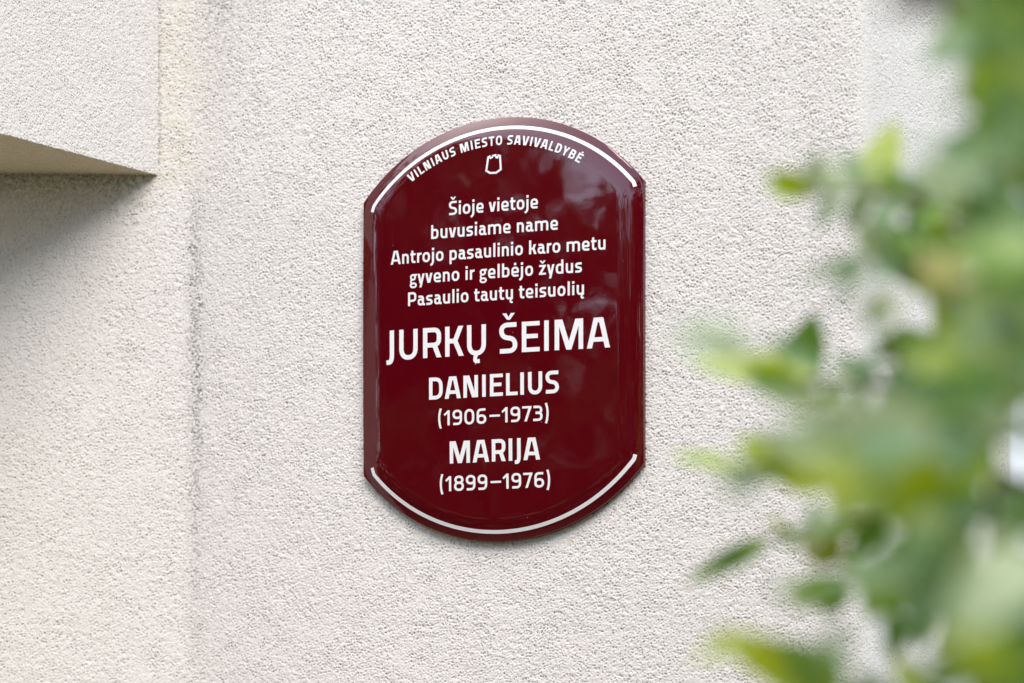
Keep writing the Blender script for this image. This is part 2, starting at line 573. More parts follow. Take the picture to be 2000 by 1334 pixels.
# ---- lettering: a squared humanist sans drawn as strokes and bars
CAPH, XHT, ASCH, OV = 692.0, 490.0, 695.0, 8.0


def bez(p0, c0, c1, p1, n=9):
    t = np.linspace(0, 1, n)[:, None]
    return (1 - t) ** 3 * p0 + 3 * (1 - t) ** 2 * t * c0 + 3 * (1 - t) * t * t * c1 + t ** 3 * p1


def path_pts(pts, closed=False, sq=0.62):
    P_ = [np.array(p[:2], float) for p in pts]
    n = len(P_); out = []
    for i in range(n):
        rad = pts[i][2:] if len(pts[i]) > 2 else (0, 0)
        if len(rad) == 1: rad = (rad[0], rad[0])
        if (not closed and i in (0, n - 1)) or rad[0] == 0:
            out.append(P_[i]); continue
        a, b = P_[i - 1] - P_[i], P_[(i + 1) % n] - P_[i]
        a = a / np.linalg.norm(a); b = b / np.linalg.norm(b)
        s0, s1 = P_[i] + a * rad[0], P_[i] + b * rad[1]
        for q in bez(s0, s0 + (P_[i] - s0) * sq, s1 + (P_[i] - s1) * sq, s1): out.append(q)
    res = [out[0]]
    for q in out[1:]:
        if np.linalg.norm(q - res[-1]) > 0.5: res.append(q)
    if closed and np.linalg.norm(res[0] - res[-1]) < 0.5: res.pop()
    return np.array(res)


def stroke(pts, w, closed=False, sq=0.62):
    p = path_pts(pts, closed, sq)
    n = len(p); Lf, Rt = [], []
    for i in range(n):
        a = p[i] - p[i - 1] if (closed or i > 0) else p[1] - p[0]
        b = p[(i + 1) % n] - p[i] if (closed or i < n - 1) else a
        a = a / np.linalg.norm(a); b = b / np.linalg.norm(b)
        t = a + b; t = t / np.linalg.norm(t)
        nn_ = np.array([-t[1], t[0]])
        mm = w / 2 / max(0.45, np.dot(nn_, np.array([-a[1], a[0]])))
        Lf.append(p[i] + nn_ * mm); Rt.append(p[i] - nn_ * mm)
    return [[Lf[i], Rt[i], Rt[(i + 1) % n], Lf[(i + 1) % n]] for i in range(n if closed else n - 1)]


def ring(x0, x1, y0, y1, w, rx, ry):
    h = w / 2
    a, b, c, d = x0 + h, x1 - h, y0 + h, y1 - h
    rx = min(rx, (b - a) / 2 - 1); ry = min(ry, (d - c) / 2 - 1)
    return stroke([(a, c, ry, rx), (b, c, rx, ry), (b, d, ry, rx), (a, d, rx, ry)], w, True)


def bar(x0, y0, x1, y1):
    return [[np.array(q, float) for q in ((x0, y0), (x1, y0), (x1, y1), (x0, y1))]]


def quad(*q):
    return [[np.array(p, float) for p in q]]


def slant(b0, b1, yb, t0, t1, yt):
    return quad((b0, yb), (b1, yb), (t1, yt), (t0, yt))


def caron(cx, y0, w):
    return quad((cx - 148, y0 + 150), (cx - 52, y0 + 150), (cx + 34, y0), (cx - 34, y0)) + \
        quad((cx + 52, y0 + 150), (cx + 148, y0 + 150), (cx + 34, y0), (cx - 34, y0))


def glyph(ch, w):
    """-> polygons, ink width, left bearing, right bearing"""
    h = w / 2; C, Xh, o = CAPH, XHT, OV
    if ch in "ŠŽ" or ch in "šž":
        base = {"Š": "S", "ž": "z", "š": "s", "Ž": "Z"}[ch]
        g, W, l, r = glyph(base, w)
        return g + caron(W / 2 + 6, (C if ch.isupper() else Xh) + 68, w), W, l, r
    if ch == "ė":
        g, W, l, r = glyph("e", w)
        return g + bar(W / 2 - h - 2, Xh + 80, W / 2 + h + 2, Xh + 198), W, l, r
    if ch == "Ė":
        g, W, l, r = glyph("E", w)
        return g + bar(W / 2 - h, C + 55, W / 2 + h, C + 165), W, l, r
    if ch == "ų":
        g, W, l, r = glyph("u", w)
        return g + stroke([(W - h - 8, 30), (W - h - 70, -45, 50), (W - h - 70, -152, 50), (W - 8, -150)], w * 0.8), W, l, r
    if ch == "Ų":
        g, W, l, r = glyph("U", w)
        return g + stroke([(W / 2 + 10, 40), (W / 2 - 38, -70, 55), (W / 2 - 30, -150, 50), (W / 2 + 78, -140)], w * 0.85), W, l, r
    # ---------------- lower case
    if ch == "i": return bar(0, 0, w, Xh) + bar(-3, Xh + 78, w + 3, Xh + 200), w, 54, 54
    if ch == "l": return bar(0, 0, w, ASCH), w, 56, 54
    if ch == "j": return stroke([(h, Xh), (h, -90, 130, 90), (-75, -182)], w) + bar(-3, Xh + 78, w + 3, Xh + 200), w, 56, 54
    if ch == "n":
        W = 352
        return bar(0, 0, w, Xh) + stroke([(h, Xh - h - 40), (h + 60, Xh - h + o, 60), (W - h, Xh - h + o, 110, 150), (W - h, 0)], w), W, 54, 50
    if ch == "m":
        W = 668; c = W / 2
        a = stroke([(h, Xh - h - 40), (h + 60, Xh - h + o, 60), (c, Xh - h + o, 100, 130), (c, 0)], w)
        b = stroke([(c, Xh - h - 40), (c + 60, Xh - h + o, 60), (W - h, Xh - h + o, 100, 140), (W - h, 0)], w)
        return bar(0, 0, w, Xh) + a + b, W, 54, 50
    if ch == "u":
        W = 362
        return bar(W - w, 0, W, Xh) + stroke([(h, Xh), (h, h - o, 150, 110), (W - h - 60, h - o, 60), (W - h, h + 40)], w), W, 52, 54
    if ch == "r":
        W = 236
        return bar(0, 0, w, Xh) + stroke([(h, Xh - h - 75), (h + 75, Xh - h - 2, 70), (W, Xh - h + 18)], w), W, 54, 0
    if ch == "a":
        W, W1 = 388, 330
        g = stroke([(42, Xh - h + 2), (W1 - h, Xh - h + o, 120, 120), (W1 - h, h - 4, 70, 50), (W, h - 18)], w)
        g += stroke([(W1 - h, 290), (h, 290, 100, 80), (h, h - o, 100, 100), (W1 - h - 20, h - o, 80), (W1 - h, h + 45)], w * 0.93)
        return g, W, 38, 12
    if ch == "s":
        W = 336
        return stroke([(W - 14, Xh - h + 5), (h, Xh - h + 5, 110, 82), (h, 266, 82, 90), (W - h, 226, 90, 82), (W - h, h - 5, 82, 110), (12, h - 5)], w), W, 36, 34
    if ch == "e":
        W = 376
        return stroke([(h, 226), (W - h, 226, 26, 26), (W - h, Xh - h + o, 130, 130), (h, Xh - h + o, 130, 150), (h, h - o, 150, 120), (W - 16, h - 4)], w * 0.96), W, 44, 40
    if ch == "o": return ring(0, 392, -o, Xh + o, w, 150, 165), 392, 44, 44
    if ch == "b":
        W = 378
        return bar(0, 0, w, ASCH) + stroke([(h, Xh - h - 18), (h + 60, Xh - h + o, 60), (W - h, Xh - h + o, 120, 150), (W - h, h - o + 4, 150, 120), (h, h)], w), W, 54, 44
    if ch == "d":
        g, W, l, r = glyph("b", w)
        return [[np.array((W - p[0], p[1])) for p in q][::-1] for q in g], W, 44, 54
    if ch == "p":
        W = 378
        return bar(0, -200, w, Xh) + stroke([(h, Xh - h), (h + 60, Xh - h + o, 60), (W - h, Xh - h + o, 120, 150), (W - h, h - o, 150, 120), (h, h - o + 10)], w), W, 54, 44
    if ch == "g":
        W = 372; t = w * 0.86
        g = ring(12, 320, 165, Xh + o, t, 120, 110) + bar(190, Xh - t + 4, W, Xh + 4)
        g += ring(2, 366, -218, 72, t, 150, 95) + stroke([(112, 215), (52, 150, 50), (75, 30)], t * 0.9)
        return g, W, 34, 8
    if ch == "v":
        W = 372; c = W / 2; k_ = w * 1.06
        return slant(c - 74, c - 74 + k_, 0, 0, k_, Xh) + slant(c + 74 - k_, c + 74, 0, W - k_, W, Xh), W, 12, 12
    if ch == "y":
        W = 374; c = W / 2; k_ = w * 1.06
        sl = (W - c - 74) / Xh
        return slant(c - 74, c - 74 + k_, 0, 0, k_, Xh) + slant(c + 74 - k_ - 205 * sl, c + 74 - 205 * sl, -205, W - k_, W, Xh), W, 12, 12
    if ch == "k":
        W = 380
        return bar(0, 0, w, ASCH) + bar(w - 4, 228, 190, 228 + w * 0.92) + slant(140, 140 + w * 1.12, 236, W - 26 - w * 1.12, W - 26, Xh) + \
            slant(W - w * 1.15, W, 0, 138, 138 + w * 1.15, 316), W, 54, 8
    if ch == "t":
        W = 278; c = 52 + h
        return stroke([(c, 628), (c, h - 4, 120, 70), (W - 2, h - 2)], w) + bar(0, Xh - w * 0.92, W - 4, Xh), W, 22, 20
    if ch == "z":
        W = 346
        return bar(8, Xh - w * .92, W - 6, Xh) + bar(2, 0, W, w * .92) + slant(4, 4 + w * 1.15, w * .6, W - 8 - w * 1.15, W - 8, Xh - w * .6), W, 32, 32
    # ---------------- capitals
    if ch == "I": return bar(0, 0, w, C), w, 66, 66
    if ch == "L": return bar(0, 0, w, C) + bar(w - 3, 0, 372, w * .94), 372, 64, 14
    if ch == "E":
        W = 418
        return bar(0, 0, w, C) + bar(w - 3, 0, W, w * .94) + bar(w - 3, C - w * .94, W, C) + bar(w - 3, 306, W - 44, 306 + w * .94), W, 64, 34
    if ch == "T": return bar(0, C - w * .94, 440, C) + bar(220 - h, 0, 220 + h, C), 440, 16, 16
    if ch == "A":
        W = 530; tw = w * 1.03
        i0, i1 = W / 2 - tw, W / 2 + tw
        return slant(0, w * 1.10, 0, i0, i0 + w * 1.10, C) + slant(W - w * 1.10, W, 0, i1 - w * 1.10, i1, C) + \
            bar(110, 145, W - 110, 145 + w * .94) + slant(i0 + 10, i1 - 10, C - w * 1.02, i0 + 10, i1 - 10, C), W, 16, 16
    if ch == "V":
        g, W, l, r = glyph("A", w)
        W = 510; tw = w * 0.86; i0, i1 = W / 2 - tw, W / 2 + tw
        return slant(i0, i0 + w * 1.1, 0, 0, w * 1.1, C) + slant(i1 - w * 1.1, i1, 0, W - w * 1.1, W, C), W, 12, 12
    if ch == "Y":
        W = 486; c = W / 2
        return bar(c - h, 0, c + h, 300) + slant(c - h, c + h, 250, 0, w * 1.12, C) + slant(c - h, c + h, 250, W - w * 1.12, W, C), W, 8, 8
    if ch == "M":
        W = 660; c = W / 2; d = w * 1.12
        return bar(0, 0, w, C) + bar(W - w, 0, W, C) + slant(c - w * .56, c + w * .56, 0, w * .52, w * .52 + d + 6, C) + \
            slant(c - w * .56, c + w * .56, 0, W - w * .52 - d - 6, W - w * .52, C), W, 64, 64
    if ch == "N":
        W = 476; d = w * 1.22
        return bar(0, 0, w, C) + bar(W - w, 0, W, C) + slant(W - d - w * .45, W - w * .45, 0, w * .45, w * .45 + d, C), W, 64, 64
    if ch == "U":
        W = 452
        return stroke([(h, C), (h, h - 10, 210, 160), (W - h, h - 10, 160, 210), (W - h, C)], w), W, 60, 60
    if ch == "O": return ring(0, 490, -10, C + 10, w, 190, 230), 490, 44, 44
    if ch == "D":
        W = 452
        return bar(0, 0, w, C) + stroke([(h, C - h), (W - h, C - h, 190, 210), (W - h, h, 210, 190), (h, h)], w), W, 64, 44
    if ch == "P":
        W = 432
        return bar(0, 0, w, C) + stroke([(h, C - h), (W - h, C - h, 130, 140), (W - h, 262, 140, 130), (h, 262)], w), W, 64, 24
    if ch == "R":
        W = 448
        return bar(0, 0, w, C) + stroke([(h, C - h), (W - h - 8, C - h, 130, 130), (W - h - 8, 290, 130, 130), (h, 290)], w) + \
            slant(W - w * 1.12, W, 0, 215, 215 + w * 1.12, 300), W, 64, 20
    if ch == "B":
        W = 450
        return bar(0, 0, w, C) + stroke([(h, C - h), (W - h - 22, C - h, 110, 110), (W - h - 22, 368, 110, 110), (h, 368)], w * .96) + \
            stroke([(h, 368), (W - h, 368, 120, 120), (W - h, h, 120, 120), (h, h)], w * .96), W, 64, 36
    if ch == "S":
        W = 424
        return stroke([(W - 18, C - h + 4), (h, C - h + 4, 150, 125), (h, 378, 125, 120), (W - h, 312, 120, 130), (W - h, h - 6, 130, 150), (12, h - 6)], w), W, 40, 36
    if ch == "K":
        W = 450
        return bar(0, 0, w, C) + bar(w - 4, 300, 210, 300 + w) + slant(165, 165 + w * 1.12, 318, W - 14 - w * 1.12, W - 14, C) + \
            slant(W - w * 1.14, W, 0, 165, 165 + w * 1.14, 384), W, 64, 10
    if ch == "J":
        W = 188
        return stroke([(W - h, C), (W - h, -44, 170, 66), (0, -48)], w), W, 6, 62
    # ---------------- figures
    if ch == "0": return ring(0, 468, -8, C + 8, w, 178, 230), 468, 50, 50
    if ch == "1":
        W = 282
        return bar(W - w, 0, W, C) + quad((0, C - 178), (46, C - 252), (W - h, C - 108), (W - w * .9, C)) , W, 40, 78
    if ch == "9":
        W = 450
        return ring(0, W, 268, C + 8, w, 170, 150) + stroke([(W - h, 470), (W - h, h - 4, 200, 150), (34, h - 4)], w), W, 44, 50
    if ch == "6":
        g, W, l, r = glyph("9", w)
        return [[np.array((W - p[0], C - p[1])) for p in q] for q in g], W, 50, 44
    if ch == "7":
        W = 430
        return bar(0, C - w * .94, W, C) + slant(96, 96 + w * 1.08, 0, W - w * 1.08, W, C - w * .3), W, 34, 26
    if ch == "3":
        W = 438
        return stroke([(20, C - h), (W - h - 12, C - h, 140, 130), (W - h - 12, 372, 120, 110), (120, 372)], w) + \
            stroke([(120, 362), (W - h, 362, 120, 120), (W - h, h - 4, 140, 150), (8, h - 4)], w), W, 30, 46
    if ch == "8":
        W = 466
        return ring(16, W - 16, 318, C + 8, w, 165, 140) + ring(0, W, -8, 318 + w, w, 175, 150), W, 44, 44
    if ch in "()":
        W = 190
        g = stroke([(W - 48, C + 100), (h - 62, 292, 400), (W - 48, -128)], w * .92, sq=.55)
        if ch == ")": g = [[np.array((W - p[0], p[1])) for p in q][::-1] for q in g]
        return g, W, 50, 40 if ch == "(" else 50
    if ch == "–": return bar(0, 286, 490, 286 + w * .88), 490, 100, 20
    raise KeyError(ch)


def lay_out(text, w, track=0.0):
    """-> list of (polygons, x, width) and total ink length"""
    x, prev, items = 0.0, None, []
    for ch in text:
        if ch == " ":
            x += 205 + track; continue
        g, W, l, r = glyph(ch, w)
        if items: x += prev + l + track
        items.append((g, x, W)); x += W; prev = r
    return items, x


def union(polys):
    V, Fc = [], []
    tris = []
    for q in polys:
        tris += [[q[0], q[i], q[i + 1]] for i in range(1, len(q) - 1)]
    for q in tris:
        a = sum(q[i][0] * q[(i + 1) % len(q)][1] - q[(i + 1) % len(q)][0] * q[i][1] for i in range(len(q)))
        if abs(a) < 1e-3: continue
        if a < 0: q = q[::-1]
        Fc.append(list(range(len(V), len(V) + len(q))))
        V += [Vector((float(p[0]), float(p[1]))) for p in q]
    vo, eo, fo, ov, oe, of = delaunay_2d_cdt(V, [], Fc, 1, 1e-3)
    keepf = []
    tri = np.array([[(vo[i].x, vo[i].y) for i in f] for f in fo])
    cen = tri.mean(axis=1)
    ins = np.zeros(len(cen), bool)
    for f in Fc:                                   # a triangle is ink when its middle lies in any of the pieces
        q = np.array([(V[i].x, V[i].y) for i in f])
        r = np.roll(q, -1, axis=0)
        e = r - q
        cr = e[None, :, 0] * (cen[:, None, 1] - q[None, :, 1]) - e[None, :, 1] * (cen[:, None, 0] - q[None, :, 0])
        ins |= (cr > -1e-6).all(axis=1)
    return [(p.x, p.y) for p in vo], [f for f, k_ in zip(fo, ins) if k_]


def put(name, glyphs, place, eps=0.00028):
    """glyphs: list of polygon lists; place(k, x, y) -> X, Z on the plate"""
    V, Fc = [], []
    for k_, polys in enumerate(glyphs):
        vs, fs = union(polys)
        n = len(V)
        for (a, b) in vs:
            V.append(place(k_, a, b))
        Fc += [tuple(i + n for i in f) for f in fs]
    V = np.array(V)
    Yv = -(surf(V[:, 0], V[:, 1]) + eps)
    return obj(name, np.stack([V[:, 0], Yv, V[:, 1]], -1), Fc, M_WHITE, plaque)


YT = Y_FACE + 0.009
LINES = [  # text, ink left px, ink right px, two baseline points px, capital height (m), weight
    ("Šioje vietoje", 876.3, 1050.2, (896.1, 418.4), (971.8, 412.3), 0.0187, 107),
    ("buvusiame name", 841.7, 1089.4, (843.9, 466.6), (1067.9, 449.5), 0.0187, 107),
    ("Antrojo pasaulinio karo metu", 762.2, 1181.8, (764, 516), (1179.6, 487), 0.0187, 107),
    ("gyveno ir gelbėjo žydus", 800, 1136.2, (865.4, 549.6), (1095.6, 535), 0.0187, 107),
    ("Pasaulio tautų teisuolių", 796.6, 1140.4, (798.8, 598.4), (1108.4, 576.6), 0.0187, 107),
    ("JURKŲ ŠEIMA", 753.9, 1190.9, (827, 700), (1185.6, 678), 0.0408, 106),
    ("DANIELIUS", 837.8, 1091.6, (840.4, 781), (1017.7, 771), 0.0300, 116),
    ("(1906–1973)", 855, 1072.1, (875.2, 831), (1023.7, 823), 0.0204, 108),
    ("MARIJA", 877.8, 1054.4, (881.7, 905.6), (1050.6, 896.9), 0.0300, 116),
    ("(1899–1976)", 857.2, 1074.2, (879.3, 959.2), (990.4, 953.9), 0.0204, 108),
]
for (txt, pl, pr, b0, b1, ch_, wt) in LINES:
    bx0, bz0 = wallpt(*b0, YT); bx1, bz1 = wallpt(*b1, YT)
    zb_ = 0.5 * (bz0 + bz1)
    x0, x1 = wallpt(pl, b0[1], YT)[0], wallpt(pr, b1[1], YT)[0]
    sc = ch_ / CAPH
    items, Ltot = lay_out(txt, wt)
    # set the tracking so the line keeps its letter shapes and fits its measured length
    ngap = len(txt) - 1
    stretch = (x1 - x0) / (Ltot * sc)
    sx = sc * (1 + (stretch - 1) * 0.6)
    items, Ltot = lay_out(txt, wt, ((x1 - x0) / sx - Ltot) / ngap)
    print(txt, "dz", round((bz0 - bz1) * 1000, 2), "mm stretch", round(stretch, 3))
    put("lettering", [g for g, _, _ in items], lambda k_, a, b: (x0 + (items[k_][1] + a) * sx, zb_ + b * sc))

# arched heading
q0, q1, q2 = (wallpt(809.5, 350.5, YT - .002), wallpt(974, 283, YT - .002), wallpt(1131, 318.5, YT - .002))


def circum(a, b, c):
    ax, ay = a; bx, by = b; cx, cy = c
    d = 2 * (ax * (by - cy) + bx * (cy - ay) + cx * (ay - by))
    ux = ((ax ** 2 + ay ** 2) * (by - cy) + (bx ** 2 + by ** 2) * (cy - ay) + (cx ** 2 + cy ** 2) * (ay - by)) / d
    uy = ((ax ** 2 + ay ** 2) * (cx - bx) + (bx ** 2 + by ** 2) * (ax - cx) + (cx ** 2 + cy ** 2) * (bx - ax)) / d
    return ux, uy, math.hypot(ax - ux, ay - uy)


cx_, cz_, cr_ = circum(q0, q1, q2)
a0 = math.atan2(q0[1] - cz_, q0[0] - cx_) + 0.030
a1 = math.atan2(q2[1] - cz_, q2[0] - cx_)
print("arc", cx_, cz_, cr_, "plate arc", CT, RT)
head = "VILNIAUS MIESTO SAVIVALDYBĖ"
sc = 0.0126 / CAPH
items, Ltot = lay_out(head, 132)
want = (a0 - a1) * cr_ / sc
items, Ltot = lay_out(head, 132, (want - Ltot) / (len(head) - 1))


def arch(k_, a, b):
    g, x, W = items[k_]
    th = a0 - (x + W / 2) * sc / cr_
    px_, pz_ = (a - W / 2) * sc, b * sc
    return (cx_ + cr_ * math.cos(th) + px_ * math.sin(th) + pz_ * math.cos(th),
            cz_ + cr_ * math.sin(th) - px_ * math.cos(th) + pz_ * math.sin(th))


put("lettering", [g for g, _, _ in items], arch, 0.0007)

# crest: outline of a crenellated shield
def cpt(a, b):
    q = wallpt(900 + a / 16.667, 280 + b / 16.667, YT)
    return q[0] * 1e4, q[1] * 1e4


crest = [stroke([cpt(*q) for q in [(876, 430), (815, 882), (945, 955), (1140, 945), (1288, 835), (1258, 390)]], 27)]
for qd in ([(843, 420), (938, 370), (958, 430), (898, 470)], [(910, 446), (1008, 410), (1035, 455), (938, 500)], [(990, 366), (1140, 332), (1138, 402), (1012, 425)],
           [(1098, 398), (1215, 398), (1198, 482), (1112, 472)], [(1180, 345), (1290, 366), (1290, 430), (1168, 415)]):
    crest[0].append([np.array(cpt(*q)) for q in qd])
put("crest", crest, lambda k_, a, b: (a * 1e-4, b * 1e-4))


# white arcs, each ending in a short upright
def arc_line(pts3, end0, end1, flip):
    ux, uz, ur = circum(*pts3)
    t0 = math.atan2(pts3[0][1] - uz, pts3[0][0] - ux); t1 = math.atan2(pts3[2][1] - uz, pts3[2][0] - ux)
    if flip and t1 < t0: t1 += 2 * math.pi
    path = [(ux + ur * math.cos(t), uz + ur * math.sin(t)) for t in np.linspace(t0, t1, 90)]
    path = [end0] + path + [end1]
    p = [(a * 1e4, b * 1e4) for a, b in path]
    return [stroke(p, 50)]


YL = 0.015
pl_, pm_, pr_ = wallpt(729.5, 402, YL), wallpt(990, 248.3, YL + .002), wallpt(1236, 354.0, YL)
put("border_line", arc_line((pl_, pm_, pr_), (pl_[0] - 0.0026, wallpt(725, 414, YL)[1]), (pr_[0] + 0.0022, wallpt(1240, 363, YL)[1]), False), lambda k_, a, b: (a * 1e-4, b * 1e-4))
pl_, pm_, pr_ = wallpt(729, 926.5, YL), wallpt(966, 1038.5, YL + .002), wallpt(1237, 896, YL)
put("border_line", arc_line((pl_, pm_, pr_), (pl_[0] - 0.0026, wallpt(724, 913.5, YL)[1]), (pr_[0] + 0.0018, wallpt(1239, 887, YL)[1]), True), lambda k_, a, b: (a * 1e-4, b * 1e-4))

# ------------------------------------------------------------------ leafy shrub in the foreground
rnd = random.Random(4)
TINTS = {  # leaf colours: fresh, mid, deep with self-shade painted in, bluish with sky sheen, yellowing
    "f": (0.35, 0.46, 0.045), "m": (0.21, 0.34, 0.065), "d": (0.075, 0.175, 0.015), "b": (0.20, 0.33, 0.14),
    "y": (0.50, 0.42, 0.07), "p": (0.36, 0.46, 0.24), "r": (0.17, 0.21, 0.03), "k": (0.075, 0.06, 0.035),
}
VW = lambda a: Vector(tuple(map(float, a)))
lv, lf, lc = [], [], []


def leaf(base, tip, width, side, col, bend=0.12, fold=0.18):
    """an ovate blade: 7 cross rows of 5 points, folded along the midrib and bending to its tip"""
    base, tip = VW(base), VW(tip)
    ax = tip - base; ln = ax.length; ax.normalize()
    side = (side - ax * side.dot(ax)).normalized()
    nrm_ = ax.cross(side).normalized()
    n0 = len(lv)
    rows = 8
    for i in range(rows):
        t = i / (rows - 1)
        ww = width * 0.5 * (math.sin(math.pi * min(1, t * 0.98 + 0.02) ** 0.75)) ** 0.85 if 0 < t < 1 else width * 0.012
        c = base + ax * (ln * t) + nrm_ * (bend * ln * (t - t * t) * 1.6 - bend * 0.4 * ln * t * t)
        for j in (-1, -0.5, 0, 0.5, 1):
            lv.append(c + side * (ww * j) + nrm_ * (abs(j) * ww * fold + 0.02 * ww * math.sin(9 * t + j * 3)))
            dd = 0.94 + 0.12 * abs(j)
            lc.append((col[0] * dd, col[1] * dd, col[2] * dd, 1))
    for i in range(rows - 1):
        for j in range(4):
            a = n0 + i * 5 + j
            lf.append((a, a + 1, a + 6, a + 5))


sv, sf = [], []


def tube(pts, r0, r1, seg=7):
    pts = [VW(p) for p in pts]
    n0 = len(sv); n = len(pts)
    for i, p in enumerate(pts):
        d = (pts[min(i + 1, n - 1)] - pts[max(i - 1, 0)]).normalized()
        u = d.cross(Vector((0.3, 0.9, 0.2))).normalized(); v = d.cross(u)
        r = r0 + (r1 - r0) * i / (n - 1)
        for k_ in range(seg):
            a = 2 * math.pi * k_ / seg
            sv.append(p + u * (math.cos(a) * r) + v * (math.sin(a) * r))
    for i in range(n - 1):
        for k_ in range(seg):
            a = n0 + i * seg + k_; b = n0 + i * seg + (k_ + 1) % seg
            sf.append((a, b, b + seg, a + seg))


def curve(p0, p1, sag, n=9):
    p0, p1 = VW(p0), VW(p1)
    out = []
    for i in range(n):
        t = i / (n - 1)
        out.append(p0.lerp(p1, t) + Vector((0, 0, sag * 4 * t * (1 - t))))
    return out


def jit(c, a=0.14):
    k_ = 1 + rnd.uniform(-a, a)
    return (c[0] * k_ * (1 + rnd.uniform(-a, a) * .5), c[1] * k_, c[2] * k_)


def pleaf(b, t, wpx, d, tint, roll=None, dd=0.0):
    """a leaf of the near shoots: frame positions of its base and tip, width there, distance"""
    base, tip = at_depth(b[0], b[1], d), at_depth(t[0], t[1], d + dd)
    ax = VW(tip - base).normalized()
    view = VW(FWD)
    side = ax.cross(view).normalized()
    roll = rnd.uniform(-0.6, 0.6) if roll is None else roll
    side = Matrix.Rotation(roll, 3, ax) @ side
    leaf(base, tip, wpx / F_PX * d / max(0.5, math.cos(roll)), side, jit(TINTS[tint]), rnd.uniform(-0.1, 0.2), rnd.uniform(0.1, 0.3))


